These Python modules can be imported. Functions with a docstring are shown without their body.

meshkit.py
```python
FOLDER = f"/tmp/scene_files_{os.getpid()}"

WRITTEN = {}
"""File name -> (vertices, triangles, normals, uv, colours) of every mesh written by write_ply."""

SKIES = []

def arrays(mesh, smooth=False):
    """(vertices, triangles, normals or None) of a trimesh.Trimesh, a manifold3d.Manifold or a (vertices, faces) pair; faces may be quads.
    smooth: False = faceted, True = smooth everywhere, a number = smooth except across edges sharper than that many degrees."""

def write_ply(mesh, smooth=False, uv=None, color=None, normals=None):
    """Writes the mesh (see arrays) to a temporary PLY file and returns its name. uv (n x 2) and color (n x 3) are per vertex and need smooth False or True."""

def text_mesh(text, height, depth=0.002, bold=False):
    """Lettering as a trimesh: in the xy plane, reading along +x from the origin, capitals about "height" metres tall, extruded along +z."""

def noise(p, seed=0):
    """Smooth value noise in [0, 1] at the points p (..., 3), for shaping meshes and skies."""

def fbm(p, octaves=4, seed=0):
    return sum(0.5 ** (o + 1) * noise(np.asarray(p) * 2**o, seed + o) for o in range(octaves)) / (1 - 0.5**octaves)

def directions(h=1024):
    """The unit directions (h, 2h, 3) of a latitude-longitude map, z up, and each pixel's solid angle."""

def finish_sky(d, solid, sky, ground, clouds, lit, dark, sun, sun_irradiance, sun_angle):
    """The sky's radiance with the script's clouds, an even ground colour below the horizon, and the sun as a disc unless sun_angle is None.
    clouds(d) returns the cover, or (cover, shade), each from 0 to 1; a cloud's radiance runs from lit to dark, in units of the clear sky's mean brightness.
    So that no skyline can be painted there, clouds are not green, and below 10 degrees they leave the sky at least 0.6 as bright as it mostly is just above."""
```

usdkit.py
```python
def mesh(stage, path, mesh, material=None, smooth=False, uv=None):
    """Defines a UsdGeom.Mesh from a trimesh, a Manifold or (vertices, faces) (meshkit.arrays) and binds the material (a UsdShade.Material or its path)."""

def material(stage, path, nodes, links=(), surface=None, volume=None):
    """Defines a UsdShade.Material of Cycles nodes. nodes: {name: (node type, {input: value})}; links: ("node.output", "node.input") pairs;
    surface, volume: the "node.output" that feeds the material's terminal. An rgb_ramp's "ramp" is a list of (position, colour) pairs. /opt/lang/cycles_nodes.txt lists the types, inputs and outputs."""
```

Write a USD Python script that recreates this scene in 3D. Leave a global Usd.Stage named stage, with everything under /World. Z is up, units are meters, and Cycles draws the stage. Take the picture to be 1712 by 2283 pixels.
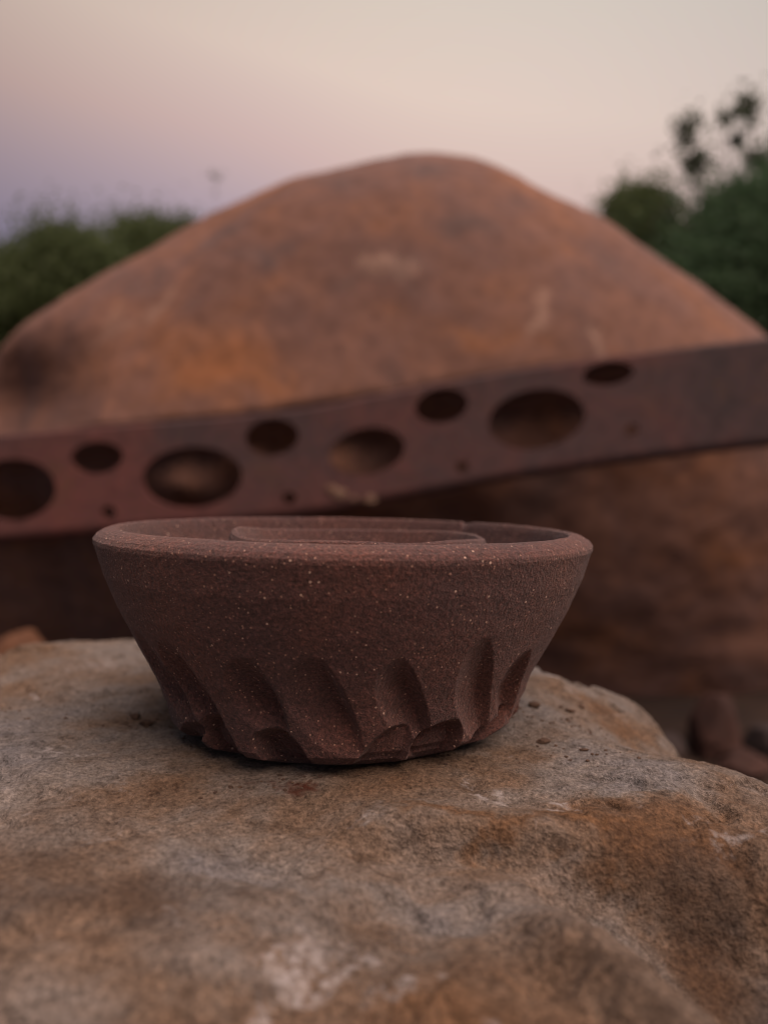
import math
import numpy as np
import trimesh
import usdkit
import meshkit
from pxr import Usd, UsdGeom, UsdLux, UsdShade, Gf, Sdf

stage = Usd.Stage.CreateInMemory()
UsdGeom.SetStageUpAxis(stage, 'Z')
UsdGeom.SetStageMetersPerUnit(stage, 1.0)
UsdGeom.Xform.Define(stage, '/World')
UsdGeom.Scope.Define(stage, '/World/Looks')

# ------------------------------------------------------------------ camera, sky, sun, exposure
CAM = np.array([0.0066, -0.1356, 0.0393])
FPX, CX, CY = 1795.0, 856.0, 1141.5          # focal length and centre in photograph pixels
PITCH = -math.atan((CY - 1075.0) / FPX)
EXPOSURE = 1.45
cam = UsdGeom.Camera.Define(stage, '/World/camera')
cam.AddTranslateOp().Set(Gf.Vec3d(*CAM.tolist()))
cam.AddRotateXYZOp().Set(Gf.Vec3f(90 + math.degrees(PITCH), 0, 0))
cam.CreateHorizontalApertureAttr(24.0)
cam.CreateFocalLengthAttr(24.0 * FPX / 1712.0)
cam.CreateClippingRangeAttr(Gf.Vec2f(0.004, 5000))
cam.CreateFStopAttr(13.0)
cam.CreateFocusDistanceAttr(0.110)
cam.CreateExposureAttr(EXPOSURE)

SUN_EL, SUN_AZ = math.radians(60), math.radians(138)      # azimuth from +y (view) towards +x: behind and right of the camera
SUN_DIR = np.array([math.sin(SUN_AZ) * math.cos(SUN_EL), math.cos(SUN_AZ) * math.cos(SUN_EL), math.sin(SUN_EL)])

GLOW = (0.10, 0.86, 0.50)
usdkit.material(stage, '/World/Looks/dusk_sky', {
    'tc': ('texture_coordinate', {}),
    'sep': ('separate_xyz', {}),
    'sky': ('sky_texture', {'sky_type': 'single_scattering', 'sun_disc': False, 'sun_elevation': SUN_EL, 'sun_rotation': SUN_AZ,
                            'air_density': 1.0, 'aerosol_density': 2.0, 'ozone_density': 1.0}),
    'map': ('mapping', {'location': (0.35, 0.2, 0.1), 'scale': (1.0, 1.0, 1.8)}),
    'n': ('noise_texture', {'scale': 1.6, 'detail': 1.0, 'roughness': 0.35}),
    'warp': ('math', {'math_type': 'multiply_add', 'value2': 0.16, 'value3': -0.08}),
    'side': ('math', {'math_type': 'multiply_add', 'value2': 0.22}),
    'el': ('math', {'math_type': 'add'}),
    'veil': ('rgb_ramp', {'ramp': [(0.0, (1.0, 0.86, 1.25)), (0.20, (1.25, 1.02, 1.42)), (0.28, (1.95, 1.42, 1.52)), (0.35, (2.60, 1.80, 1.58)), (0.43, (2.95, 2.28, 1.85)),
                                   (0.54, (2.55, 2.18, 1.80)), (0.72, (2.7, 2.45, 2.45)), (1.0, (5.0, 5.0, 6.0))]}),
    'dot': ('vector_math', {'math_type': 'dot_product', 'vector2': GLOW}),
    'dp': ('math', {'math_type': 'maximum', 'value2': 0.0}),
    'pw': ('math', {'math_type': 'power', 'value2': 3.4}),
    'gl': ('math', {'math_type': 'multiply_add', 'value2': 0.84, 'value3': 0.16}),
    'lit': ('vector_math', {'math_type': 'scale'}),
    'cover': ('map_range', {'from_min': 0.25, 'from_max': 0.75, 'to_min': 0.88, 'to_max': 0.98, 'clamp': True}),
    'mixc': ('mix_color', {'use_clamp': False}),
    'bg': ('background_shader', {'strength': 0.1}),
}, [('tc.generated', 'sep.vector'), ('tc.generated', 'map.vector'), ('map.vector', 'n.vector'), ('n.fac', 'warp.value1'), ('sep.x', 'side.value1'), ('sep.z', 'side.value3'), ('side.value', 'el.value1'),
    ('warp.value', 'el.value2'), ('el.value', 'veil.fac'), ('n.fac', 'cover.value'), ('cover.result', 'mixc.fac'),
    ('tc.generated', 'dot.vector1'), ('dot.value', 'dp.value1'), ('dp.value', 'pw.value1'), ('pw.value', 'gl.value1'), ('veil.color', 'lit.vector1'), ('gl.value', 'lit.scale'),
    ('sky.color', 'mixc.a'), ('lit.vector', 'mixc.b'), ('mixc.result', 'bg.color')], surface='bg.background')
sky = UsdLux.DomeLight.Define(stage, '/World/sky')
UsdShade.MaterialBindingAPI.Apply(sky.GetPrim()).Bind(UsdShade.Material.Get(stage, '/World/Looks/dusk_sky'))
sky.GetPrim().SetCustomDataByKey('kind', 'structure')

sun = UsdLux.DistantLight.Define(stage, '/World/sun')
sun.CreateNormalizeAttr(True)
sun.CreateIntensityAttr(0.38)
sun.CreateAngleAttr(60.0)
sun.CreateColorAttr(Gf.Vec3f(1.0, 0.75, 0.61))
sun.AddRotateXYZOp().Set(Gf.Vec3f(90 - math.degrees(SUN_EL), 0, 180 - math.degrees(SUN_AZ)))

# ------------------------------------------------------------------ helpers
used = {}


def numbered(path):
    n = used.get(path, 0)
    used[path] = n + 1
    return path if n == 0 else f'{path}_{n:03d}'


def tag(prim, label=None, cat=None, group=None, kind=None):
    for k, v in (('label', label), ('category', cat), ('group', group), ('kind', kind)):
        if v:
            prim.SetCustomDataByKey(k, v)
    return prim


def obj(name, mesh, mat, parent=None, smooth=True, **t):
    path = numbered((str(parent.GetPath()) if parent else '/World') + '/' + name)
    m = usdkit.mesh(stage, path, mesh, '/World/Looks/' + mat, smooth=smooth)
    return tag(m.GetPrim(), **t)


def thing(name, loc=(0, 0, 0), rot=(0, 0, 0), **t):
    x = UsdGeom.Xform.Define(stage, numbered('/World/' + name))
    x.AddTranslateOp().Set(Gf.Vec3d(*map(float, loc)))
    x.AddRotateXYZOp().Set(Gf.Vec3f(*map(float, rot)))
    return tag(x.GetPrim(), **t)


CP, SP = math.cos(PITCH), math.sin(PITCH)


def at(px, py, depth):
    """The point seen at photograph pixel (px, py), 'depth' metres in front of the camera along y."""
    a, b = (np.asarray(px, float) - CX) / FPX, -(np.asarray(py, float) - CY) / FPX
    dy, dz = CP - b * SP, SP + b * CP
    s = depth / dy
    return np.stack([CAM[0] + a * s, CAM[1] + dy * s, CAM[2] + dz * s], -1)


def sstep(a, b, x):
    t = np.clip((x - a) / (b - a), 0, 1)
    return t * t * (3 - 2 * t)


def grid_faces(nu, nv, wrap=False):
    i, j = np.meshgrid(np.arange(nu - 1), np.arange(nv if wrap else nv - 1), indexing='ij')
    k = (j + 1) % nv
    a, b, c, d = i * nv + j, i * nv + k, (i + 1) * nv + k, (i + 1) * nv + j
    return np.stack([a, b, c, d], -1).reshape(-1, 4)


def fb(p, scale, octaves=4, seed=0):
    return meshkit.fbm(np.asarray(p) * scale + 37.3, octaves, seed) - 0.5


GROUND = -0.38

# ------------------------------------------------------------------ materials
def mat(name, nodes, links, surface='p.BSDF'):
    usdkit.material(stage, '/World/Looks/' + name, nodes, links, surface=surface)


def masks(prefix, blobs, src, nodes, links, vertical=False):
    """Soft patches of wear, colour and painted shade, fixed on the stone: (x, y, rx, ry, turn, weight). Returns the output that holds their sum."""
    last = None
    for i, (x, y, rx, ry, turn, w) in enumerate(blobs):
        n = f'{prefix}{i}'
        c = (x, 0, y) if vertical else (x, y, 0)
        sc = (1 / rx, 0, 1 / ry) if vertical else (1 / rx, 1 / ry, 0)
        nodes[n + 's'] = ('vector_math', {'math_type': 'subtract', 'vector2': c})
        nodes[n + 'r'] = ('vector_rotate', {'rotate_type': 'y_axis' if vertical else 'z_axis', 'angle': turn})
        nodes[n + 'm'] = ('vector_math', {'math_type': 'multiply', 'vector2': sc})
        nodes[n + 'l'] = ('vector_math', {'math_type': 'length'})
        nodes[n + 'f'] = ('map_range', {'range_type': 'smoothstep', 'from_min': 1.15, 'from_max': 0.1, 'to_min': 0.0, 'to_max': w, 'clamp': True})
        nodes[n + 'a'] = ('math', {'math_type': 'add', 'value2': 0.0})
        links += [(src, n + 's.vector1'), (n + 's.vector', n + 'r.vector'), (n + 'r.vector', n + 'm.vector1'), (n + 'm.vector', n + 'l.vector1'),
                  (n + 'l.value', n + 'f.value'), (n + 'f.result', n + 'a.value1')] + ([(last, n + 'a.value2')] if last else [])
        last = n + 'a.value'
    return last


def on_top(px, py, hw, hh, turn, w, drop=0.0):
    """A patch seen at a photograph pixel, laid on the level top of the sandstone."""
    eye = CAM[2] + 0.0010 + drop
    d = eye * FPX / (py - 1075)
    return (CAM[0] + (px - CX) / FPX * d, CAM[1] + d, hw / FPX * d, hh * d * d / (eye * FPX), turn, w)


nodes = {
    'g': ('geometry', {}),
    'wn': ('noise_texture', {'scale': 70.0, 'detail': 4.0, 'roughness': 0.65}),
    'wc': ('vector_math', {'math_type': 'subtract', 'vector2': (0.5, 0.5, 0.5)}),
    'ws': ('vector_math', {'math_type': 'scale', 'scale': 0.034}),
    'wp': ('vector_math', {'math_type': 'add'}),
    'patch': ('noise_texture', {'scale': 26.0, 'detail': 5.0, 'roughness': 0.6, 'distortion': 0.4}),
    'front': ('separate_xyz', {}),
    'fy': ('map_range', {'from_min': -0.035, 'from_max': -0.080, 'to_min': -0.02, 'to_max': 0.13, 'clamp': True}),
    'sum': ('math', {'math_type': 'add'}),
    'sum2': ('math', {'math_type': 'add'}),
    'base': ('rgb_ramp', {'ramp': [(0.28, (0.185, 0.174, 0.182)), (0.42, (0.200, 0.172, 0.157)), (0.54, (0.172, 0.120, 0.088)), (0.66, (0.150, 0.088, 0.053)), (0.80, (0.19, 0.100, 0.050)), (1.0, (0.23, 0.115, 0.052))]}),
    'grain': ('noise_texture', {'scale': 1700.0, 'detail': 3.0, 'roughness': 0.75}),
    'grainr': ('rgb_ramp', {'ramp': [(0.30, (0.28, 0.26, 0.25)), (0.43, (0.74, 0.73, 0.72)), (0.56, (1.08, 1.08, 1.08)), (0.72, (1.75, 1.7, 1.65))]}),
    'mottle': ('noise_texture', {'scale': 380.0, 'detail': 5.0, 'roughness': 0.7}),
    'mottler': ('rgb_ramp', {'ramp': [(0.3, (0.45, 0.41, 0.39)), (0.48, (1, 1, 1)), (0.7, (1.3, 1.28, 1.26))]}),
    'm1': ('mix_color', {'blend_type': 'multiply', 'fac': 0.9, 'use_clamp': False}),
    'm2': ('mix_color', {'blend_type': 'multiply', 'fac': 0.85, 'use_clamp': False}),
    'scn': ('noise_texture', {'scale': 75.0, 'detail': 6.0, 'roughness': 0.75, 'distortion': 1.2}),
    'scadd': ('math', {'math_type': 'add'}),
    'scr': ('map_range', {'from_min': 0.61, 'from_max': 0.75, 'to_min': 0.0, 'to_max': 0.8, 'clamp': True}),
    'sc2': ('noise_texture', {'scale': 520.0, 'detail': 3.0, 'roughness': 0.7}),
    'sc2r': ('map_range', {'from_min': 0.42, 'from_max': 0.60, 'clamp': True}),
    'scm': ('math', {'math_type': 'multiply'}),
    'm3': ('mix_color', {'b': (0.43, 0.39, 0.385)}),
    'pit': ('noise_texture', {'scale': 120.0, 'detail': 5.0, 'roughness': 0.75}),
    'pitr': ('map_range', {'from_min': 0.69, 'from_max': 0.75, 'to_min': 0.0, 'to_max': 0.8, 'clamp': True}),
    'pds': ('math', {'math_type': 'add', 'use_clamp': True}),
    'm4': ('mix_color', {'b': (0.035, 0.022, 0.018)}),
    'stm': ('math', {'math_type': 'multiply'}),
    'm5': ('mix_color', {'b': (0.075, 0.022, 0.012)}),
    'bsum': ('math', {'math_type': 'multiply_add', 'value2': 2.2}),
    'b': ('bump', {'strength': 0.9, 'distance': 0.0008}),
    'p': ('principled_bsdf', {'roughness': 0.92, 'specular_ior_level': 0.25, 'diffuse_roughness': 0.6}),
}
links = [('g.position', 'wn.vector'), ('wn.color', 'wc.vector1'), ('wc.vector', 'ws.vector1'), ('g.position', 'wp.vector1'), ('ws.vector', 'wp.vector2'),
    ('g.position', 'patch.vector'), ('wp.vector', 'front.vector'), ('front.y', 'fy.value'), ('patch.fac', 'sum.value1'), ('fy.result', 'sum.value2'),
    ('sum.value', 'sum2.value1'), ('sum2.value', 'base.fac'), ('g.position', 'grain.vector'), ('grain.fac', 'grainr.fac'), ('g.position', 'mottle.vector'), ('mottle.fac', 'mottler.fac'),
    ('base.color', 'm1.a'), ('grainr.color', 'm1.b'), ('m1.result', 'm2.a'), ('mottler.color', 'm2.b'),
    ('g.position', 'scn.vector'), ('scn.fac', 'scadd.value1'), ('scadd.value', 'scr.value'), ('g.position', 'sc2.vector'), ('sc2.fac', 'sc2r.value'), ('scr.result', 'scm.value1'), ('sc2r.result', 'scm.value2'),
    ('scm.value', 'm3.fac'), ('m2.result', 'm3.a'), ('g.position', 'pit.vector'), ('pit.fac', 'pitr.value'), ('pitr.result', 'pds.value1'), ('pds.value', 'm4.fac'), ('m3.result', 'm4.a'),
    ('m4.result', 'm5.a'), ('mottle.fac', 'stm.value1'), ('stm.value', 'm5.fac'), ('m5.result', 'p.base_color'),
    ('mottle.fac', 'bsum.value1'), ('grain.fac', 'bsum.value3'), ('bsum.value', 'b.height'), ('b.normal', 'p.normal')]
ochre = masks('och', [on_top(1080, 1825, 260, 22, 0.0, 0.17), on_top(1350, 1815, 160, 18, 0.0, 0.12), on_top(1500, 2000, 260, 130, 0.0, 0.32, 0.010), on_top(420, 1790, 330, 60, 0.0, 0.10), on_top(1010, 1700, 200, 26, 0, 0.08),
                      on_top(1390, 1530, 80, 40, 0.3, 0.16), on_top(560, 1930, 230, 70, 0.0, -0.07), on_top(150, 1560, 260, 110, 0.0, -0.12), on_top(1420, 1680, 260, 60, 0.0, -0.13),
                      on_top(1000, 1950, 190, 70, 0, -0.07), on_top(700, 2200, 500, 90, 0, 0.05)], 'wp.vector', nodes, links)
scuff = masks('scu', [on_top(160, 1669, 70, 9, 0.0, 0.24), on_top(1310, 1788, 70, 20, 0.0, 0.22), on_top(790, 1800, 90, 26, 0.7, 0.16), on_top(1080, 1755, 80, 14, 0.0, 0.17), on_top(1640, 1830, 110, 40, 0, 0.16),
                      on_top(240, 1462, 70, 22, 0, 0.12), on_top(1320, 1515, 70, 18, 0, 0.18), on_top(350, 2030, 90, 60, 0.0, 0.22), on_top(700, 2110, 170, 80, 0.4, 0.24), on_top(880, 2090, 150, 70, 0.2, 0.24), on_top(640, 2190, 90, 50, 0, .24), on_top(100, 2160, 120, 40, 0, .16), on_top(1110, 2250, 120, 60, 0, .13)], 'wp.vector', nodes, links)
stain = masks('sta', [on_top(632, 1748, 75, 19, 0.0, 1.9), on_top(565, 1732, 50, 10, 0.0, 0.9)], 'wp.vector', nodes, links)
dark = masks('drk', [on_top(1560, 2090, 260, 140, 0.0, 0.50, 0.011), on_top(1680, 2210, 170, 90, 0.0, 0.40, 0.011), on_top(250, 2220, 480, 110, 0.0, 0.50, 0.009), on_top(950, 2250, 400, 80, 0.0, 0.25, 0.008), on_top(60, 2010, 190, 140, 0.0, 0.30, 0.005), on_top(520, 1960, 200, 50, 0.0, 0.12, 0.003)], 'wp.vector', nodes, links)  # darker brown in the hollow; along the near edge, shade painted into the colour
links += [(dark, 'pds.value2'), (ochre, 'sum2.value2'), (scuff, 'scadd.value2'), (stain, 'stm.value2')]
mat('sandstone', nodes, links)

# unglazed speckled red-brown clay
mat('speckled_clay', {
    'g': ('geometry', {}),
    'tone': ('noise_texture', {'scale': 55.0, 'detail': 5.0, 'roughness': 0.6}),
    'toner': ('rgb_ramp', {'ramp': [(0.32, (0.080, 0.039, 0.039)), (0.5, (0.102, 0.044, 0.039)), (0.68, (0.128, 0.050, 0.038))]}),
    'gr': ('noise_texture', {'scale': 2100.0, 'detail': 3.0, 'roughness': 0.75}),
    'grr': ('rgb_ramp', {'ramp': [(0.32, (0.35, 0.34, 0.35)), (0.47, (0.88, 0.88, 0.88)), (0.58, (1.25, 1.22, 1.2)), (0.70, (2.3, 2.1, 2.0))]}),
    'm1': ('mix_color', {'blend_type': 'multiply', 'fac': 0.9, 'use_clamp': False}),
    'v': ('voronoi_texture', {'scale': 900.0}),
    'vs': ('separate_color', {}),
    'vrad': ('map_range', {'from_min': 0.50, 'from_max': 1.0, 'to_min': 0.0, 'to_max': 0.17, 'clamp': True}),
    'vlt': ('math', {'math_type': 'less_than'}),
    'v2': ('voronoi_texture', {'scale': 1900.0}),
    'v2s': ('separate_color', {}),
    'v2rad': ('map_range', {'from_min': 0.62, 'from_max': 1.0, 'to_min': 0.0, 'to_max': 0.30, 'clamp': True}),
    'v2lt': ('math', {'math_type': 'less_than'}),
    'm2': ('mix_color', {'b': (0.62, 0.42, 0.33)}),
    'm3': ('mix_color', {'b': (0.38, 0.21, 0.155)}),
    'b': ('bump', {'strength': 0.9, 'distance': 0.0005}),
    'p': ('principled_bsdf', {'roughness': 0.86, 'specular_ior_level': 0.3, 'diffuse_roughness': 0.5, 'sheen_weight': 0.12, 'sheen_roughness': 0.6}),
}, [('g.position', 'tone.vector'), ('tone.fac', 'toner.fac'), ('g.position', 'gr.vector'), ('gr.fac', 'grr.fac'), ('toner.color', 'm1.a'), ('grr.color', 'm1.b'),
    ('g.position', 'v.vector'), ('v.color', 'vs.color'), ('vs.r', 'vrad.value'), ('v.distance', 'vlt.value1'), ('vrad.result', 'vlt.value2'),
    ('g.position', 'v2.vector'), ('v2.color', 'v2s.color'), ('v2s.r', 'v2rad.value'), ('v2.distance', 'v2lt.value1'), ('v2rad.result', 'v2lt.value2'),
    ('m1.result', 'm3.a'), ('v2lt.value', 'm3.fac'), ('m3.result', 'm2.a'), ('vlt.value', 'm2.fac'), ('m2.result', 'p.base_color'),
    ('gr.fac', 'b.height'), ('b.normal', 'p.normal')])


def rough_stone(name, ramp, scale, fine, bump, rough=0.9):
    mat(name, {
        'tc': ('texture_coordinate', {}),
        'n': ('noise_texture', {'scale': scale, 'detail': 6.0, 'roughness': 0.6, 'distortion': 0.3}),
        'r': ('rgb_ramp', {'ramp': ramp}),
        'f': ('noise_texture', {'scale': fine, 'detail': 5.0, 'roughness': 0.7}),
        'fr': ('rgb_ramp', {'ramp': [(0.3, (0.62, 0.58, 0.56)), (0.5, (1, 1, 1)), (0.7, (1.3, 1.26, 1.22))]}),
        'm': ('mix_color', {'blend_type': 'multiply', 'fac': 0.8, 'use_clamp': False}),
        'b': ('bump', {'strength': 0.6, 'distance': bump}),
        'p': ('principled_bsdf', {'roughness': rough, 'specular_ior_level': 0.3, 'diffuse_roughness': 0.4}),
    }, [('tc.object', 'n.vector'), ('n.fac', 'r.fac'), ('tc.object', 'f.vector'), ('f.fac', 'fr.fac'), ('r.color', 'm.a'), ('fr.color', 'm.b'),
        ('m.result', 'p.base_color'), ('f.fac', 'b.height'), ('b.normal', 'p.normal')])


def on_face(px, py, hw, hh, turn, w):
    q = at(px, py, 1.3)
    return (q[0], q[2], hw * 1.3 / FPX, hh * 1.3 / FPX, turn, w)


nodes = {
    'g': ('geometry', {}),
    'wn': ('noise_texture', {'scale': 7.0, 'detail': 5.0, 'roughness': 0.65}),
    'wc': ('vector_math', {'math_type': 'subtract', 'vector2': (0.5, 0.5, 0.5)}),
    'ws': ('vector_math', {'math_type': 'scale', 'scale': 0.22}),
    'wp': ('vector_math', {'math_type': 'add'}),
    'n': ('noise_texture', {'scale': 6.0, 'detail': 6.0, 'roughness': 0.62, 'distortion': 0.4}),
    'sum': ('math', {'math_type': 'add'}),
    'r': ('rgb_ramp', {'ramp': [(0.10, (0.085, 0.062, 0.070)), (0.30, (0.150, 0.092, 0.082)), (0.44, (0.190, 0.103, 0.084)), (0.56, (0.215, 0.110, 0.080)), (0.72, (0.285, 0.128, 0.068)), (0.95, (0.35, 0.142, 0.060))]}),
    'f': ('noise_texture', {'scale': 42.0, 'detail': 6.0, 'roughness': 0.7}),
    'fr': ('rgb_ramp', {'ramp': [(0.28, (0.66, 0.62, 0.62)), (0.5, (1, 1, 1)), (0.7, (1.25, 1.2, 1.16))]}),
    'm': ('mix_color', {'blend_type': 'multiply', 'fac': 0.85, 'use_clamp': False}),
    'pm': ('math', {'math_type': 'multiply'}),
    'm2': ('mix_color', {'b': (0.47, 0.31, 0.24)}),
    'b': ('bump', {'strength': 0.5, 'distance': 0.003}),
    'p': ('principled_bsdf', {'roughness': 0.9, 'specular_ior_level': 0.3, 'diffuse_roughness': 0.4}),
}
links = [('g.position', 'wn.vector'), ('wn.color', 'wc.vector1'), ('wc.vector', 'ws.vector1'), ('g.position', 'wp.vector1'), ('ws.vector', 'wp.vector2'),
         ('g.position', 'n.vector'), ('n.fac', 'sum.value1'), ('sum.value', 'r.fac'), ('g.position', 'f.vector'), ('f.fac', 'fr.fac'), ('r.color', 'm.a'), ('fr.color', 'm.b'),
         ('f.fac', 'pm.value1'), ('pm.value', 'm2.fac'), ('m.result', 'm2.a'), ('m2.result', 'p.base_color'), ('f.fac', 'b.height'), ('b.normal', 'p.normal')]
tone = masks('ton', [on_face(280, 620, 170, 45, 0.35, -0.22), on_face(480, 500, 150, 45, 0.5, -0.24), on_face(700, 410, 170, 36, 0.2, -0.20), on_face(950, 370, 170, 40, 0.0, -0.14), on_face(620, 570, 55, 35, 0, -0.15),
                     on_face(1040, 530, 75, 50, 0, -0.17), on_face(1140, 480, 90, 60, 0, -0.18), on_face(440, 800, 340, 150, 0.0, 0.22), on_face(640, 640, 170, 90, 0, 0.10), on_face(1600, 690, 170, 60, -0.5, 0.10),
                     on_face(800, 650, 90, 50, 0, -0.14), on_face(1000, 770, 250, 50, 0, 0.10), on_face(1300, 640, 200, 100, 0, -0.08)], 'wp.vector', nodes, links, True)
pale = masks('pal', [on_face(880, 600, 45, 30, 0, 0.9), on_face(905, 640, 40, 28, 0, 0.6), on_face(1180, 728, 22, 60, 0.2, 0.8), on_face(1292, 765, 22, 22, 0, 1.0), on_face(345, 680, 26, 60, -0.6, 0.6), on_face(260, 720, 90, 18, 0.6, 0.4)], 'wp.vector', nodes, links, True)
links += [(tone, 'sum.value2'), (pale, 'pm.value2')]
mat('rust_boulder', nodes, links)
rough_stone('orange_stone', [(0.35, (0.09, 0.042, 0.026)), (0.6, (0.15, 0.068, 0.036))], 12.0, 90.0, 0.002)
rough_stone('red_stone', [(0.35, (0.045, 0.024, 0.021)), (0.6, (0.078, 0.037, 0.030))], 12.0, 90.0, 0.002)
rough_stone('dark_stone', [(0.35, (0.03, 0.024, 0.026)), (0.6, (0.06, 0.042, 0.04))], 12.0, 90.0, 0.002)
rough_stone('soil', [(0.35, (0.020, 0.012, 0.010)), (0.6, (0.045, 0.025, 0.017))], 3.0, 60.0, 0.004)
rough_stone('crumb_soil', [(0.35, (0.060, 0.038, 0.030)), (0.6, (0.12, 0.072, 0.050))], 900.0, 3000.0, 0.0002)
rough_stone('rust_flake', [(0.35, (0.16, 0.085, 0.06)), (0.6, (0.24, 0.15, 0.11))], 30.0, 200.0, 0.001)
nodes = {
    'g': ('geometry', {}),
    'n': ('noise_texture', {'scale': 5.0, 'detail': 7.0, 'roughness': 0.65, 'distortion': 0.5}),
    'sum': ('math', {'math_type': 'add'}),
    'r': ('rgb_ramp', {'ramp': [(0.25, (0.046, 0.034, 0.038)), (0.45, (0.072, 0.044, 0.047)), (0.62, (0.110, 0.048, 0.046)), (0.85, (0.150, 0.052, 0.048))]}),
    'f': ('noise_texture', {'scale': 60.0, 'detail': 6.0, 'roughness': 0.75}),
    'fr': ('rgb_ramp', {'ramp': [(0.28, (0.60, 0.57, 0.56)), (0.5, (1, 1, 1)), (0.68, (1.35, 1.22, 1.12))]}),
    'm': ('mix_color', {'blend_type': 'multiply', 'fac': 0.9, 'use_clamp': False}),
    's': ('noise_texture', {'scale': 16.0, 'detail': 6.0, 'roughness': 0.7}),
    'sr': ('map_range', {'from_min': 0.56, 'from_max': 0.72, 'to_min': 0.0, 'to_max': 0.7, 'clamp': True}),
    'm2': ('mix_color', {'b': (0.115, 0.058, 0.036)}),
    'b': ('bump', {'strength': 0.7, 'distance': 0.0016}),
    'p': ('principled_bsdf', {'roughness': 0.75, 'specular_ior_level': 0.3}),
}
links = [('g.position', 'n.vector'), ('n.fac', 'sum.value1'), ('sum.value', 'r.fac'), ('g.position', 'f.vector'), ('f.fac', 'fr.fac'), ('r.color', 'm.a'), ('fr.color', 'm.b'),
         ('g.position', 's.vector'), ('s.fac', 'sr.value'), ('sr.result', 'm2.fac'), ('m.result', 'm2.a'), ('m2.result', 'p.base_color'), ('f.fac', 'b.height'), ('b.normal', 'p.normal')]
red = masks('red', [on_face(300, 1140, 700, 260, 0.0, 0.22), on_face(1650, 860, 420, 200, 0.0, -0.14)], 'g.position', nodes, links, True)
links += [(red, 'sum.value2')]
mat('rusty_steel', nodes, links)
for nm, c1, c2 in (('shrub_leaf', (0.105, 0.135, 0.055), (0.18, 0.23, 0.095)), ('dark_leaf', (0.085, 0.145, 0.075), (0.15, 0.23, 0.115)), ('grey_leaf', (0.11, 0.125, 0.085), (0.19, 0.20, 0.14))):
    mat(nm, {'g': ('geometry', {}), 'r': ('rgb_ramp', {'ramp': [(0, c1), (1, c2)]}), 'd': ('principled_bsdf', {'roughness': 0.6, 'specular_ior_level': 0.3}),
             't': ('translucent_bsdf', {}), 'x': ('mix_closure', {'fac': 0.5})},
        [('g.random_per_island', 'r.fac'), ('r.color', 'd.base_color'), ('r.color', 't.color'), ('d.BSDF', 'x.closure1'), ('t.BSDF', 'x.closure2')], surface='x.closure')
mat('bark', {'tc': ('texture_coordinate', {}), 'n': ('noise_texture', {'scale': 60.0, 'detail': 4.0}), 'r': ('rgb_ramp', {'ramp': [(0.3, (0.05, 0.038, 0.03)), (0.7, (0.11, 0.085, 0.065))]}),
             'p': ('principled_bsdf', {'roughness': 0.9})}, [('tc.object', 'n.vector'), ('n.fac', 'r.fac'), ('r.color', 'p.base_color')])

# ------------------------------------------------------------------ ground
def ground_height(x, y):
    return GROUND + 0.21 * np.exp(-((x + 0.45) ** 2 + (y - 0.80) ** 2) / 0.22 ** 2)


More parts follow.
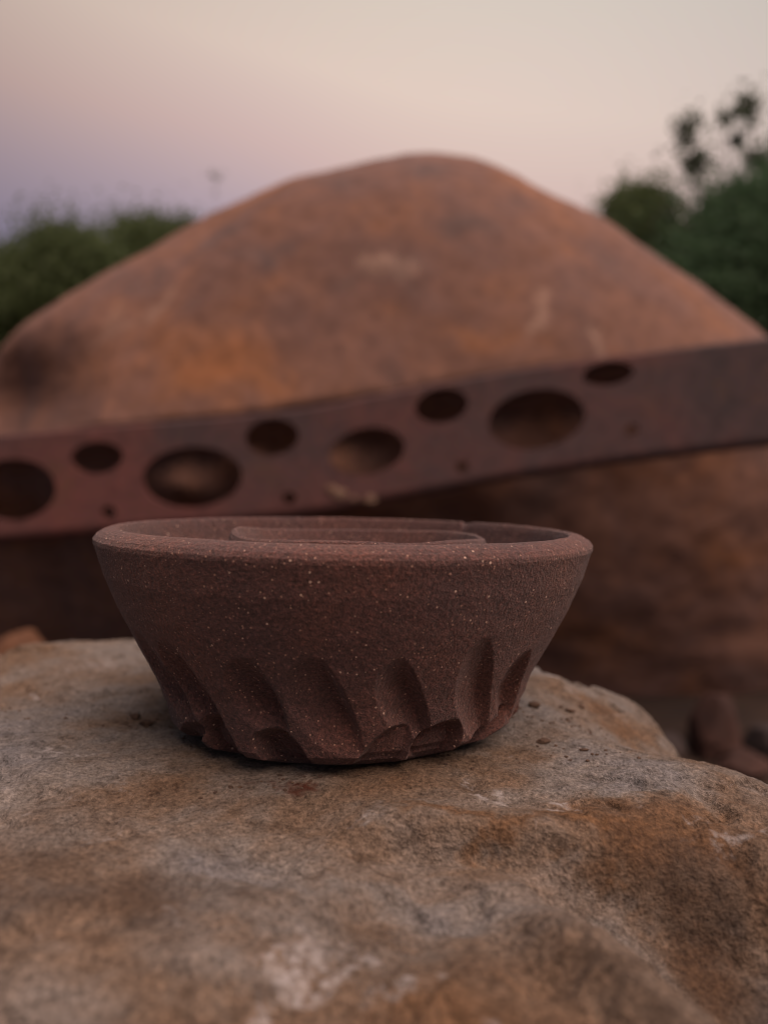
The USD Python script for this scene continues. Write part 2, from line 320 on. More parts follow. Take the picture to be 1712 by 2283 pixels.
rr = np.concatenate([np.linspace(0, 3, 90), np.geomspace(3.1, 2500, 40)])
tt = np.linspace(0, 2 * np.pi, 160, endpoint=False)
R_, T_ = np.meshgrid(rr, tt, indexing='ij')
gx, gy = R_ * np.cos(T_), 0.7 + R_ * np.sin(T_)
gp = np.stack([gx, gy, np.zeros_like(gx)], -1)
gz = ground_height(gx, gy) + 0.05 * fb(gp, 3.0, 4, 5) * np.exp(-R_ / 6) + 0.4 * fb(gp, 0.15, 3, 6) * sstep(4, 30, R_)
obj('ground', (np.stack([gx, gy, gz], -1).reshape(-1, 3), grid_faces(len(rr), len(tt), True)[:, ::-1]), 'soil', kind='structure')

# ------------------------------------------------------------------ the stone the bowl stands on
EDGE = np.array([(0.0790, -0.290), (0.0800, -0.060), (0.0760, -0.032), (0.0750, -0.017), (0.0700, -0.007), (0.0605, 0.000), (0.0545, 0.006), (0.0550, 0.014), (0.0640, 0.023), (0.0660, 0.042),
                 (0.052, 0.060), (-0.010, 0.074), (-0.040, 0.087), (-0.070, 0.089), (-0.0835, 0.086), (-0.0885, 0.079), (-0.094, 0.085), (-0.125, 0.083), (-0.160, 0.03), (-0.19, -0.10), (-0.15, -0.28)])


def edge_distance(x, y):
    d, inside = np.full(x.shape, 9.0), np.zeros(x.shape, bool)
    for (x0, y0), (x1, y1) in zip(EDGE, np.roll(EDGE, -1, 0)):
        ex, ey = x1 - x0, y1 - y0
        t = np.clip(((x - x0) * ex + (y - y0) * ey) / (ex * ex + ey * ey), 0, 1)
        d = np.minimum(d, np.hypot(x - x0 - t * ex, y - y0 - t * ey))
        inside ^= ((y0 > y) != (y1 > y)) & (x < x0 + (y - y0) * ex / (ey if ey else 1e-12))
    return np.where(inside, d, -d)


def stone_top(x, y):
    p = np.stack([x, y, np.zeros_like(x)], -1)
    s = edge_distance(x, y) + 0.004 * fb(p, 60, 3, 11)
    w = 0.026
    u = np.clip((w - s) / w, 0, None)
    z = -0.0105 * u ** 2.4 * np.clip(u, 1, None) ** 1.5
    z = np.maximum(z, -0.25)
    flat = 1 - np.exp(-(x ** 2 + y ** 2) / 0.030 ** 2)                 # the bowl sits level
    z += flat * (0.010 * fb(p, 22, 3, 3) + 0.0022 * fb(p, 90, 3, 4)) + 0.0007 * fb(p, 420, 3, 7) + 0.0003 * fb(p, 1300, 2, 8)
    # a low ochre step facing the viewer, right of the middle in front of the bowl
    yl = -0.0445 + 0.0022 * np.sin(70 * x + 0.6) + 0.0030 * fb(p, 160, 3, 21)
    z -= 0.0046 * (1 - sstep(-0.0014, 0.0018, y - yl)) * sstep(-0.002, 0.012, x) * np.exp(-np.clip(yl - y, 0, None) / 0.016)
    z += 0.0012 * np.exp(-((y - yl - 0.004) / 0.004) ** 2) * sstep(-0.002, 0.012, x)
    # a hollow at the lower right with a scarp on its near side
    a, b = (x - 0.0252), (y + 0.0560)
    along, across = a * 0.443 - b * 0.896, a * 0.896 + b * 0.443          # across > 0: right of the scarp
    across = across + 0.0022 * fb(p, 180, 3, 23)
    z -= 0.0150 * sstep(-0.0012, 0.0036, across) * (1 - sstep(0.010, 0.040, across)) * sstep(-0.014, 0.006, along)
    z += 0.0028 * np.exp(-((across + 0.003) / 0.0026) ** 2) * sstep(-0.010, 0.008, along)
    # second softer fold nearer the camera
    a2 = across + 0.0100
    z -= 0.0030 * sstep(-0.002, 0.002, a2) * np.exp(-np.clip(a2, 0, None) / 0.006) * sstep(-0.006, 0.010, along)
    # shallow flakes where the crust has spalled
    z -= (0.0010 * sstep(0.06, 0.085, fb(p, 55, 4, 27)) + 0.0006 * sstep(0.07, 0.09, fb(p, 120, 4, 29))) * sstep(0.028, 0.055, np.hypot(x, y))
    # the near side of the stone rolls away downwards
    z -= 0.9 * np.clip(-0.066 - y, 0, None) ** 1.35 * (1 + 1.4 * sstep(0.02, -0.05, x))
    # the crack at the far left
    cx = -0.0885 + 0.0012 * np.sin(y * 260) + 0.003 * fb(p, 90, 2, 31)
    z -= 0.0060 * np.exp(-((x - cx) / 0.0019) ** 2) * sstep(0.016, 0.040, y)
    # small pits
    return z


def axis(lo, a, b, hi, fine, n):
    return np.concatenate([lo + (a - lo) * np.linspace(0, 1, n, endpoint=False) ** 0.6, np.arange(a, b, fine), b + (hi - b) * np.linspace(0, 1, n) ** 1.6])


sx = axis(-0.23, -0.105, 0.085, 0.125, 0.00045, 36)
sy = axis(-0.33, -0.105, 0.085, 0.125, 0.00045, 36)
X, Y = np.meshgrid(sx, sy, indexing='ij')
Z = stone_top(X, Y)
z0 = stone_top(np.zeros((1, 1)), np.zeros((1, 1)))[0, 0]
Z -= z0 + 0.0010
V = np.stack([X, Y, np.maximum(Z, GROUND - 0.05)], -1).reshape(-1, 3)
F = grid_faces(len(sx), len(sy))
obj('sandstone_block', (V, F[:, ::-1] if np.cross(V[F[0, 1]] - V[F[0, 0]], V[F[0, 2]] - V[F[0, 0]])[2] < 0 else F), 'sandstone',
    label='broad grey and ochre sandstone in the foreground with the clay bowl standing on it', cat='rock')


def top_at(x, y):
    return float(stone_top(np.array([[x]], float), np.array([[y]], float))[0, 0] - z0 - 0.0010)


# ------------------------------------------------------------------ the clay bowl
H = 0.0298
NT = 1080


def revolve(profile, nt, disp=None, n=400):
    prof = np.array(profile, float)
    L = np.concatenate([[0], np.cumsum(np.hypot(*np.diff(prof, axis=0).T))])
    s = np.linspace(0, L[-1], n)
    s = np.unique(np.concatenate([s, L]))
    r, z = np.interp(s, L, prof[:, 0]) * 1.008, np.interp(s, L, prof[:, 1])
    th = np.linspace(0, 2 * np.pi, nt, endpoint=False)
    Rm, Th = np.meshgrid(r, th, indexing='ij')
    Zm = np.repeat(z[:, None], nt, 1)
    if disp:
        Rm, Zm = disp(Rm, Th, Zm, np.repeat(s[:, None], nt, 1))
    v = np.stack([Rm * np.sin(Th), -Rm * np.cos(Th), Zm], -1).reshape(-1, 3)
    return v, grid_faces(len(s), nt, True)


rng = np.random.default_rng(4)
NF = 20
scoops = []                                       # (angle, z centre, left width, right width, half height, depth, lean)
for k in range(NF):
    th0 = (k + 0.15) * 2 * np.pi / NF + rng.normal(0, 0.04)
    scoops.append((th0, 0.0100 + rng.normal(0, 0.0007), 0.0060 + rng.normal(0, 0.0006), 0.0015, 0.0069 + rng.normal(0, 0.0009), 0.0022 + rng.normal(0, 0.0002), 0.36 + rng.normal(0, 0.06), 1.0))
for k in range(17):
    th0 = (k + 0.35) * 2 * np.pi / 17 + rng.normal(0, 0.08)
    scoops.append((th0, 0.0023 + rng.normal(0, 0.0005), 0.0046 + rng.normal(0, 0.0008), 0.0026, 0.0040 + rng.normal(0, 0.0006), rng.uniform(0.0016, 0.0030), -0.45 + rng.normal(0, 0.35), 2.2))


def carve(Rm, Th, Zm, S):
    out = (S < L_OUT)
    cut = np.zeros_like(Rm)
    for th0, zc, wl, wr, hh, dep, lean, flat in scoops:
        dth = (Th - th0 + np.pi) % (2 * np.pi) - np.pi
        b = Zm - zc
        a = dth * Rm + lean * b
        w = np.where(a > 0, wr, wl)
        cut = np.maximum(cut, dep * np.minimum(1, flat * (1 - (a / w) ** 2 - (b / hh) ** 2)))
    p = np.stack([Rm * np.sin(Th), -Rm * np.cos(Th), Zm], -1)
    cut = cut * (0.12 + 0.88 * sstep(-0.0006, 0.0017, Zm)) * (1 + 0.5 * fb(p, 260, 2, 71))       # the foot keeps its line
    Rn = Rm - cut * out
    Rn = Rn + 0.00040 * fb(p, 90, 3, 2) + 0.00018 * fb(p, 800, 3, 9)
    Zn = Zm + 0.00018 * fb(p, 130, 2, 12) + 0.00010 * fb(p, 900, 2, 14)
    Zn = Zn - 0.020 * p[..., 0] * np.clip(Zm / H, 0, 1) + 0.012 * p[..., 0] * np.clip(1 - Zm / H, 0, 1)      # the rim dips to the right
    # chip in the far rim
    dth = (Th - math.radians(142) + np.pi) % (2 * np.pi) - np.pi
    Zn = Zn - 0.0009 * np.exp(-(dth / 0.012) ** 2) * (Zm > H - 0.001) - 0.0004 * sstep(-0.09, 0.0, dth) * sstep(0.01, 0.0, dth) * (Zm > H - 0.001)
    return Rn, Zn


outer = [(0.0005, -0.0006), (0.0200, -0.0010), (0.0224, -0.0008), (0.0270, 0.0010), (0.0286, 0.0024), (0.0298, 0.0060), (0.0312, 0.0098), (0.0338, 0.0148), (0.0365, 0.0202), (0.0386, 0.0252),
         (0.0396, 0.0284), (0.0400, 0.0296), (0.0400, 0.0302), (0.0395, 0.0309), (0.0386, 0.03145), (0.0376, 0.03180), (0.0367, 0.0319), (0.0363, 0.0316), (0.0360, 0.0308)]
L_OUT = np.cumsum(np.hypot(*np.diff(np.array(outer), axis=0).T))[9]
inner = [(0.0354, 0.0280), (0.0325, 0.0200), (0.0280, 0.0130), (0.0200, 0.0095), (0.0005, 0.0090)]
bowl = thing('clay_bowl', (0.0002, 0, -0.0002), (0, 0, 0), label='red brown speckled clay bowl with carved flutes standing on the grey sandstone', cat='bowl')
obj('bowl_body', revolve(outer + inner, NT, carve, 420), 'speckled_clay', bowl)


def funnel_shape(Rm, Th, Zm, S):
    p = np.stack([Rm * np.sin(Th), -Rm * np.cos(Th), Zm], -1)
    k = sstep(0.022, 0.030, Zm)
    Zn = Zm + k * (0.00030 * np.cos(Th) - 0.016 * p[..., 0] + 0.0007 * np.exp(-((((Th - math.radians(270) + np.pi) % (2 * np.pi)) - np.pi) / 0.35) ** 2) + 0.0009 * fb(p, 90, 2, 41) + 0.00012 * fb(p, 800, 2, 42))
    Rn = Rm * (1 + 0.02 * fb(p, 60, 2, 43)) + 0.0002 * fb(p, 700, 2, 44)
    return Rn, Zn


fun_prof = [(0.0232, 0.0092), (0.0228, 0.0180), (0.0219, 0.0262), (0.0212, 0.0298), (0.0209, 0.0305), (0.0204, 0.0308), (0.0200, 0.0306), (0.0198, 0.0300), (0.0188, 0.0270), (0.0165, 0.0200), (0.0140, 0.0095)]
fv, ff = revolve(fun_prof, 540, funnel_shape, 200)
fv[:, 0] += 0.0022
obj('funnel', (fv, ff), 'speckled_clay', bowl)


# ------------------------------------------------------------------ crumbs of dirt on the sandstone
def lump(size, seed, sub=3, rough=0.35, squash=(1, 1, 1)):
    m = trimesh.creation.icosphere(sub, 1.0)
    v = np.array(m.vertices)
    v *= (1 + rough * 2 * fb(v, 1.1, 3, seed))[:, None]
    # a few flattened sides
    g = np.random.default_rng(seed)
    for _ in range(7):
        n = g.normal(size=3)
        n /= np.linalg.norm(n)
        dd = v @ n
        v -= np.clip(dd - 0.72, 0, None)[:, None] * n * 0.85
    return v * size * np.array(squash), np.array(m.faces)


for px, py, wpx, sq, label in (
        (302, 1608, 24, (1, .8, .75), 'small dark crumb of earth left of the bowl, the farther of the pair'),
        (326, 1624, 30, (1.1, .8, .6), 'flat brown crumb of earth left of the bowl, the nearer of the pair'),
        (1191, 1582, 28, (1.2, .8, .6), 'dark crumb of earth right of the bowl, nearest to its side'),
        (1270, 1590, 22, (1.1, .8, .5), 'small brown crumb of earth right of the bowl near the pale ridge'),
        (1296, 1583, 17, (1.1, .8, .5), 'tiny brown crumb of earth right of the bowl nearest the pale ridge'),
        (1250, 1584, 13, (1, .8, .5), 'tiny crumb of earth between two larger ones right of the bowl'),
        (1212, 1664, 24, (1.1, .9, .7), 'brown crumb of earth alone on the stone to the lower right of the bowl'),
        (1302, 1682, 15, (1.5, .8, .45), 'thin sliver of earth on the stone lower right of the bowl')):
    d = CAM[2] * FPX / (py - 1075)
    q = at(px, py, d)
    for _ in range(12):
        q = at(px, py, (CAM[2] - top_at(q[0], q[1])) * FPX / (py - 1075))
    r = wpx / 2 / FPX * (q[1] - CAM[1])
    c = thing('earth_crumb', (q[0], q[1], top_at(q[0], q[1]) + r * 0.45), label=label, cat='crumb')
    obj('crumb', lump(r, px, 3, 0.75, sq), 'crumb_soil', c, smooth=35)

grains, g0 = [], np.random.default_rng(12)
for px, py, sx_, sy_, n in ((1285, 1588, 60, 10, 34), (1215, 1600, 60, 14, 10), (1200, 1668, 40, 10, 10), (1320, 1680, 60, 14, 12), (310, 1618, 45, 10, 16), (620, 1745, 60, 12, 26), (60, 1600, 80, 20, 14), (480, 1660, 60, 16, 12), (1010, 1700, 80, 10, 14)):
    for _ in range(n):
        d = (CAM[2] + 0.001) * FPX / (py + g0.normal() * sy_ - 1075)
        x, y = CAM[0] + (px + g0.normal() * sx_ - CX) / FPX * d, CAM[1] + d
        if math.hypot(x, y) < 0.0225:
            continue
        r = g0.uniform(0.00010, 0.00034)
        v, f = lump(r, int(g0.integers(9999)), 1, 0.6, (1.2, 1, 0.7))
        grains.append((v + [x, y, top_at(x, y) + r * 0.2], f))
gv = np.vstack([v for v, f in grains])
gf = np.vstack([f + k * len(grains[0][0]) for k, (v, f) in enumerate(grains)])
obj('grit', (gv, gf), 'crumb_soil', smooth=False, label='fine dark grit scattered over the grey sandstone around the bowl', cat='grit', kind='stuff')

# ------------------------------------------------------------------ the rust-brown boulder behind
BD = 1.62                                         # metres from the camera to its outline
outline_px = [(-900, 1430), (-700, 1260), (-420, 1040), (-160, 880), (0, 826.8), (110, 737.3), (200, 671.7), (330, 600.0), (420, 545.6), (500, 492.1), (570, 458.0), (640, 427.9), (760, 398.4), (830, 382.8), (905, 368.4), (960, 369.2), (1035, 385.8), (1110, 420.5), (1180, 457.0), (1250, 486.6), (1300, 514.0), (1345, 553.4), (1440, 628.2), (1560, 723.5), (1712, 849.0), (1900, 960), (2150, 1150), (2400, 1410), (2500, 1610)]
op = at([p[0] for p in outline_px], [p[1] for p in outline_px], BD)
bc = np.array([at(900, 1500, BD)[0], CAM[1] + BD, -0.19])
ang = np.arctan2(op[:, 2] - bc[2], op[:, 0] - bc[0])
rad = np.hypot(op[:, 2] - bc[2], op[:, 0] - bc[0])
o = np.argsort(ang)
ang, rad = ang[o], rad[o]
nph, nth = 820, 280
PH = np.linspace(-math.pi / 2, 1.5 * math.pi, nph)
RO = np.interp(PH, ang, rad) * (1 - 0.5 * sstep(-0.4, -1.3, np.where(PH > math.pi / 2, math.pi - PH, PH)))
k = np.exp(-np.linspace(-2, 2, 9) ** 2)
RO = np.convolve(np.pad(RO, 4, 'edge'), k / k.sum(), 'valid')
TH = np.linspace(0.0, math.pi, nth)
P_, T2 = np.meshgrid(PH, TH, indexing='ij')
k = np.exp(-np.linspace(-2, 2, 121) ** 2)
SM = np.convolve(np.pad(RO, 60, 'edge'), k / k.sum(), 'valid')        # the face itself is rounder than the outline
ROm = SM[:, None] + (RO - SM)[:, None] * np.sin(T2) ** 7
rho = np.sin(T2) ** 0.92
dep = np.cos(T2)
bx = bc[0] + ROm * rho * np.cos(P_)
bz = bc[2] + ROm * rho * np.sin(P_)
by = bc[1] - 0.50 * np.sign(dep) * np.abs(dep) ** 0.85
bp = np.stack([bx, by, bz], -1)
front = sstep(-0.05, 0.12, dep)
sil = 1 - np.exp(-(dep / 0.12) ** 2)              # keep the outline
nrm = bp - bc
nrm /= np.linalg.norm(nrm, axis=-1, keepdims=True)
dsp = (0.06 * fb(bp, 2.6, 2, 51) + 0.013 * fb(bp, 9, 3, 52)) * (0.12 + 0.88 * sil) + 0.005 * fb(bp, 30, 3, 53)
bp = bp + nrm * (dsp - dsp[:, nth // 2 - 1:nth // 2 + 2].mean())[..., None]
# the left flank stands back behind a rounded corner
xc = at(245, 850, BD - 0.35)[0] + 0.25 * (bp[..., 2] - 0.05) * 0.3
bp[..., 1] += (0.75 * np.clip(xc - bp[..., 0], 0, 0.22) * sstep(0.33, 0.16, bp[..., 2]) + 0.10 * sstep(0.04, -0.10, bp[..., 2]) * sstep(0.45, -0.25, bp[..., 0])) * front
# undercut added below the beam line, shaped to keep the face in shade
lip = np.interp(bp[..., 0], *zip(*[(q[0], q[2]) for q in at([-700, 0, 280, 560, 850, 1000, 1200, 1450, 1712, 2500], [985, 958, 936, 912, 875, 848, 815, 780, 748, 672], 1.10)]))
under = sstep(0.012, -0.05, bp[..., 2] - lip)
recess = 0.09 + 0.03 * fb(bp * [1, 0.2, 1], 7.0, 3, 57) + 0.55 * np.clip(lip - bp[..., 2], 0, 2.0)
for px, py, r, w in ((377, 1070, 84, 0.4), (537, 1000, 74, 0.37), (757, 1030, 82, 0.43), (947, 945, 66, 0.27), (1112, 975, 123, 0.24)):      # knobs added in the undercut to catch light behind the holes
    q = at(px - 22, py + 6, 1.12)
    recess = recess * (1 - w * np.exp(-((bp[..., 0] - q[0]) ** 2 + (bp[..., 2] - q[2]) ** 2) / (r * 1.12 / FPX) ** 2))
bp[..., 1] += under * recess
V = bp.reshape(-1, 3)
F = grid_faces(nph, nth)
c0 = V.mean(0)
fn = np.cross(V[F[:, 1]] - V[F[:, 0]], V[F[:, 2]] - V[F[:, 0]])
if ((V[F[:, 0]] - c0) * fn).sum() < 0:
    F = F[:, ::-1]
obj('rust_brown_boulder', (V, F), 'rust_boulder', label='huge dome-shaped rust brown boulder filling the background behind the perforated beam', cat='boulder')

# ------------------------------------------------------------------ the perforated steel beam in front of the boulder
MD = 1.02                                         # metres from the camera
mid_px = [(-700, 1128), (-350, 1104), (0, 1082), (280, 1058), (560, 1036), (720, 1017), (850, 992), (1000, 964), (1200, 930), (1450, 896), (1712, 866), (2100, 826), (2500, 790)]
mp_ = at([p[0] for p in mid_px], [p[1] for p in mid_px], MD)
cx_, cz_ = mp_[:, 0], mp_[:, 2]
from scipy.interpolate import PchipInterpolator
cl = PchipInterpolator(cx_, cz_)
HB = 210 / FPX * MD                               # height of the web
BY = CAM[1] + MD
xs = np.linspace(cx_[0], cx_[-1], 160)
slen = np.concatenate([[0], np.cumsum(np.hypot(np.diff(xs), np.diff(cl(xs))))])


def beam_uv(px, py):
    q = at(px, py, MD)
    x = q[0]
    for _ in range(6):
        sl = float(cl.derivative()(x))
        x = (q[0] + sl * (q[2] - float(cl(x))) + sl * sl * x) / (1 + sl * sl)
    sl = float(cl.derivative()(x))
    return float(np.interp(x, xs, slen)), (q[2] - float(cl(x))) * math.sqrt(1 + sl * sl)


def bend(v):
    """u along the beam, w across it (up), t depth -> world."""
    x = np.interp(v[:, 0], slen, xs)
    sl = cl.derivative()(x)
    n = np.sqrt(1 + sl * sl)
    return np.stack([x - sl / n * v[:, 1], BY + v[:, 2], cl(x) + v[:, 1] / n], -1)


from shapely.geometry import Polygon, box, Point
from shapely import affinity
K = MD / FPX
holes = []
for px, py, w, h in ((30, 1092, 190, 138), (428, 1064, 222, 136), (818, 1006, 168, 104), (1196, 934, 216, 132), (-370, 1120, 216, 134), (1590, 872, 150, 60),
                     (216, 1020, 116, 72), (606, 974, 122, 82), (985, 904, 118, 76), (1356, 832, 112, 52), (-170, 1046, 120, 74)):
    if px == 1590:
        continue
    u, w_ = beam_uv(px, py)
    holes.append(affinity.scale(Point(u, w_).buffer(1, quad_segs=16), w * K / 2, h * K / 2))
for px, py, w in ((242, 1142, 34), (645, 1110, 32), (1030, 1040, 30), (1408, 958, 32), (-160, 1170, 34), (1800, 900, 32)):
    u, w_ = beam_uv(px, py)
    holes.append(affinity.scale(Point(u, w_).buffer(1, quad_segs=8), w * K / 2, w * K / 2.4))
beam = thing('perforated_beam', (0, 0, 0), label='dark rusty steel beam pierced by oval holes, lying across the rust brown boulder', cat='steel beam')
web2d = box(0, -HB / 2, slen[-1], HB / 2)
for hpoly in holes:
    web2d = web2d.difference(hpoly)
WT = 0.008
# cut into strips so that the web can follow the bend
strips = []
for a, b in zip(np.linspace(0, slen[-1], 41)[:-1], np.linspace(0, slen[-1], 41)[1:]):
    g = web2d.intersection(box(a, -1, b, 1))
    strips += [x for x in getattr(g, 'geoms', [g]) if x.area > 1e-9]
front_v, front_f, n0 = [], [], 0
for g in strips:
    v2, f2 = trimesh.creation.triangulate_polygon(g, engine='earcut')
    for t, flip in ((0.0, False), (WT, True)):
        vv = np.column_stack([v2, np.full(len(v2), t)])
        front_v.append(vv)
        f3 = np.asarray(f2)
        e = v2[f3]
        ccw = np.cross(e[:, 1] - e[:, 0], e[:, 2] - e[:, 0]) > 0
        f3 = np.where((ccw ^ flip)[:, None], f3, f3[:, ::-1])
        front_f.append(f3 + n0)
        n0 += len(v2)
for hpoly in holes:                                # the hole edges, through the thickness
    c = np.array(hpoly.exterior.coords)[:-1]
    m = len(c)
    front_v += [np.column_stack([c, np.zeros(m)]), np.column_stack([c, np.full(m, WT)])]
    i = np.arange(m)
    j = (i + 1) % m
    front_f += [np.column_stack([n0 + i, n0 + j, n0 + m + j]), np.column_stack([n0 + i, n0 + m + j, n0 + m + i])]
    n0 += 2 * m
wv, wf = bend(np.vstack(front_v)), np.vstack(front_f)
obj('web', (wv, wf), 'rusty_steel', beam, smooth=False)


def flange(w0, sgn):
    """A lip along the edge of the web with a rounded outer corner, running back from it."""
    D, T, Rc = 0.050, 0.009, (0.004 if sgn > 0 else 0.013)
    arc = np.linspace(0, math.pi / 2, 6)
    sec = [(w0 + sgn * Rc * np.sin(a), Rc - Rc * np.cos(a)) for a in arc] + [(w0 + sgn * Rc, D), (w0 + sgn * (Rc - T), D), (w0 + sgn * (Rc - T), Rc + 0.006), (w0, WT)]
    uu = np.linspace(0, slen[-1], 120)
    v = np.array([[u, w, t] for u in uu for w, t in sec])
    v = bend(v)
    f = grid_faces(len(uu), len(sec), True)
    return v, (f if sgn > 0 else f[:, ::-1])


obj('flange', flange(HB / 2, 1), 'rusty_steel', beam, smooth=30)
obj('flange', flange(-HB / 2, -1), 'rusty_steel', beam, smooth=30)
for px, py, s in ((758, 1100, 20), (738, 1090, 13), (826, 1112, 14), (790, 1112, 10)):
    u, w_ = beam_uv(px, py)
    c = bend(np.array([[u, w_, -0.001]]))[0]
    v, f = lump(s * K * 1.0, px, 2, 0.4, (1.0, 0.16, 0.7))
    obj('rust_flake', (v + c, f), 'rust_flake', beam, smooth=40)

# ------------------------------------------------------------------ stones on the ground between the sandstone and the boulder
for px, py, wpx, d, m_, sq, label in (
        (40, 1420, 120, 0.92, 'orange_stone', (1, .9, .95), 'orange stone on the dark ground at the left edge behind the sandstone'),
        (240, 1400, 120, 1.02, 'red_stone', (1.2, .9, .7), 'dim reddish stone behind the sandstone to the left of the bowl'),
        (1595, 1600, 150, 1.24, 'red_stone', (1, .9, 1.0), 'reddish brown stone on the ground right of the bowl, the taller one'),
        (1480, 1640, 90, 1.20, 'dark_stone', (1.1, .9, .8), 'dark grey stone at the foot of the taller reddish one right of the bowl'),
        (1710, 1610, 110, 1.22, 'dark_stone', (1, .9, .8), 'dark stone at the right edge beside the taller reddish one'),
        (1665, 1700, 110, 1.14, 'red_stone', (1.3, .9, .6), 'low dark red stone at the right edge nearest the sandstone')):
    q = at(px, py, d)
    r = wpx / 2 * d / FPX
    c = thing('ground_stone', (q[0], q[1], ground_height(q[0], q[1]) + r * sq[2] * 0.6), (0, 0, px % 90), label=label, cat='stone')
    obj('stone', lump(r, px + 3, 4, 0.55, sq), m_, c, smooth=40)


# ------------------------------------------------------------------ shrubs behind the boulder
def leaves(centres, n, size, seed, spread=2.0):
    """Small folded leaves scattered through soft clumps. centres: (x, y, z, rx, ry, rz, weight)."""
    g = np.random.default_rng(seed)
    c = np.array(centres, float)
    w = c[:, 6] / c[:, 6].sum()
    pick = g.choice(len(c), n, p=w)
    d = g.normal(size=(n, 3))
    d /= np.linalg.norm(d, axis=1, keepdims=True)
    rad_ = np.abs(g.normal(size=n)) * 0.52 + 0.2 * g.random(n)
    pos = c[pick, :3] + d * rad_[:, None] * c[pick, 3:6]
    pos += 0.35 * (np.stack([fb(pos, 6 / max(c[:, 3].max(), .1), 2, 60 + i) for i in range(3)], -1)) * c[pick, 3:6]
    a = g.normal(size=(n, 3))
    a /= np.linalg.norm(a, axis=1, keepdims=True)
    b = np.cross(a, g.normal(size=(n, 3)))
    b /= np.linalg.norm(b, axis=1, keepdims=True)
    s = size * g.uniform(0.6, 1.3, n)[:, None]
    nn = np.cross(a, b)
    v = np.stack([pos - a * s, pos + b * s * 0.42 + nn * s * 0.15, pos + a * s, pos - b * s * 0.42 + nn * s * 0.15], 1).reshape(-1, 3)
    i = np.arange(n)[:, None] * 4
    return v, np.vstack([i + [0, 1, 2], i + [0, 2, 3]])


def tube(pts, r0, r1, sides=7):
    pts = np.asarray(pts, float)
    n = len(pts)
    t = np.gradient(pts, axis=0)
    t /= np.linalg.norm(t, axis=1, keepdims=True)
    ref = np.array([0.31, 0.9, 0.11])
    b = np.cross(t, ref)
    b /= np.linalg.norm(b, axis=1, keepdims=True)
    c = np.cross(t, b)
    a = np.linspace(0, 2 * np.pi, sides, endpoint=False)
    r = np.linspace(r0, r1, n)[:, None, None]
    v = pts[:, None] + r * (np.cos(a)[None, :, None] * b[:, None] + np.sin(a)[None, :, None] * c[:, None])
    return v.reshape(-1, 3), grid_faces(n, sides, True)


def merge(parts):
    v, f, n = [], [], 0
    for a, b in parts:
        b = np.asarray(b)
        if b.shape[1] == 4:
            b = np.vstack([b[:, [0, 1, 2]], b[:, [0, 2, 3]]])
        v.append(a)
        f.append(b + n)
        n += len(a)
    return np.vstack(v), np.vstack(f)


def shrub(name, clumps, d, leaf_mat, leaf, n, label, cat='shrub', seed=1, twigs=(), stem=0.016):
    """clumps: (px, py, half width px, half height px, weight) at d metres."""
    cs, stems = [], []
    base = at(np.mean([c[0] for c in clumps]), 1100, d)
    base[2] = GROUND
    g = np.random.default_rng(seed)
    for px, py, hw, hh, w in clumps:
        q = at(px, py, d + g.uniform(-0.15, 0.15))
        cs.append((*q, hw * d / FPX, min(hw, hh) * d / FPX * 1.2, hh * d / FPX, w))
        b0 = base + np.array([(q[0] - base[0]) * 0.35, 0, 0])
        t = np.linspace(0, 1, 8)[:, None]
        bendv = np.array([g.uniform(-.08, .08), g.uniform(-.08, .08), 0])
        stems.append(tube(b0 + (q - b0) * t + bendv * np.sin(t * math.pi), stem, stem * 0.3))
    for pts, r in twigs:
        stems.append(tube(np.array([at(px, py, d) for px, py in pts]), r, r * 0.5))
    s = thing(name, base, label=label, cat=cat)
    v, f = leaves(cs, n, leaf, seed)
    obj('foliage', (v - base, f), leaf_mat, s, smooth=False, kind='stuff')
    v, f = merge(stems)
    obj('stem', (v - base, f), 'bark', s)


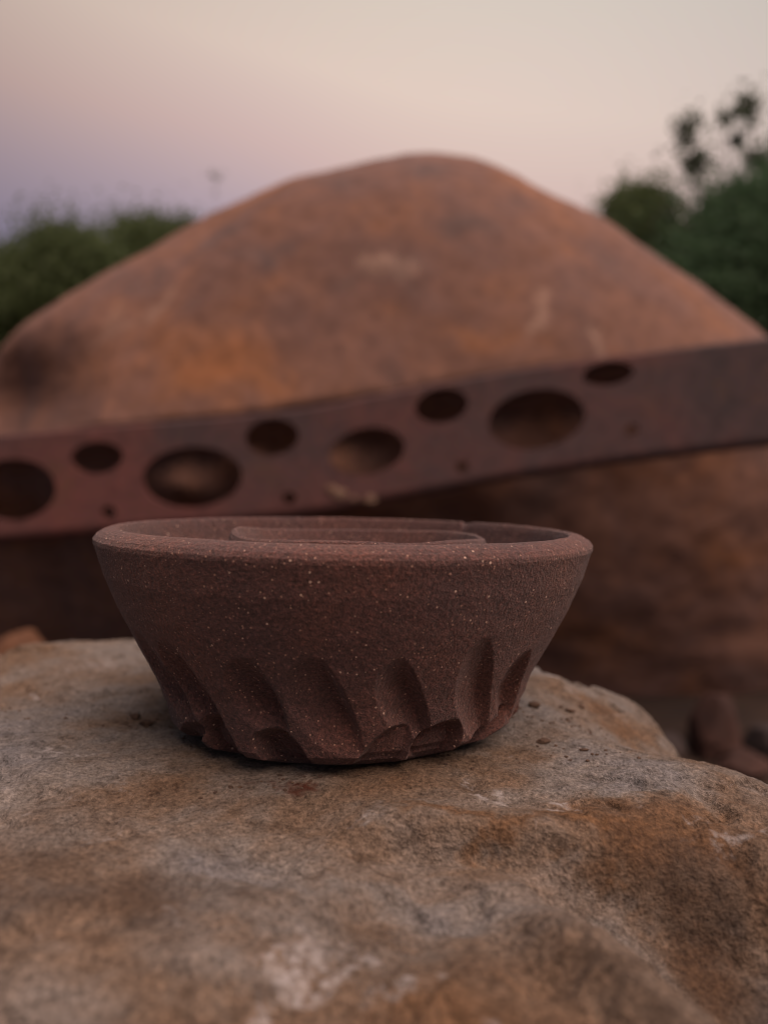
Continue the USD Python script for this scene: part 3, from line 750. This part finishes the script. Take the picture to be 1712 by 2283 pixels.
shrub('leafy_shrub', [(60, 690, 170, 130, 3), (130, 565, 62, 66, 1.2), (165, 600, 110, 100, 2), (20, 620, 80, 70, 1), (-120, 700, 200, 150, 2), (230, 640, 90, 90, 1)],
      4.6, 'shrub_leaf', 0.017, 100000, 'green shrub rising behind the left shoulder of the boulder at the picture edge', seed=3)
shrub('leafy_shrub', [(340, 545, 85, 58, 1.6), (300, 560, 80, 70, 1.3), (410, 560, 90, 70, 1.3), (330, 680, 160, 130, 2)],
      5.4, 'shrub_leaf', 0.017, 66000, 'paler green shrub just above the left slope of the boulder, nearer its top', seed=4)
shrub('leafy_shrub', [(1420, 470, 72, 58, 1.4), (1440, 560, 110, 110, 2)],
      4.4, 'shrub_leaf', 0.017, 40000, 'mid green flat-topped shrub just right of the top of the boulder', seed=5)
shrub('leafy_shrub', [(1690, 560, 150, 140, 3), (1600, 620, 130, 130, 2), (1660, 470, 90, 70, 1.2), (1800, 600, 160, 250, 3), (1540, 690, 130, 130, 2)],
      3.9, 'dark_leaf', 0.017, 115000, 'dense dark green shrub at the right edge behind the boulder', seed=6)
shrub('thin_shrub', [(1530, 290, 44, 62, 1), (1552, 360, 48, 60, 1.1), (1662, 245, 50, 52, 1.0), (1695, 350, 80, 52, 1.2), (1640, 310, 22, 20, .4), (1720, 390, 40, 40, .9), (1612, 260, 22, 20, .35), (1590, 450, 40, 60, .35), (1500, 480, 40, 70, .5)],
      4.1, 'grey_leaf', 0.020, 1900, 'thin open shrub with few leaf tufts on bare twigs against the sky at right', seed=7, stem=0.006,
      twigs=[([(1590, 640), (1575, 520), (1556, 420), (1540, 300)], 0.008), ([(1690, 620), (1700, 470), (1685, 330), (1668, 230)], 0.008), ([(1575, 520), (1610, 400), (1614, 270)], 0.005), ([(1700, 470), (1660, 370), (1640, 300)], 0.005)])
shrub('dry_weed', [(478, 392, 28, 20, 1), (480, 425, 14, 24, .5)], 4.8, 'grey_leaf', 0.010, 70, 'faint dry weed head above the left slope of the boulder', cat='weed', seed=8, stem=0.0015)
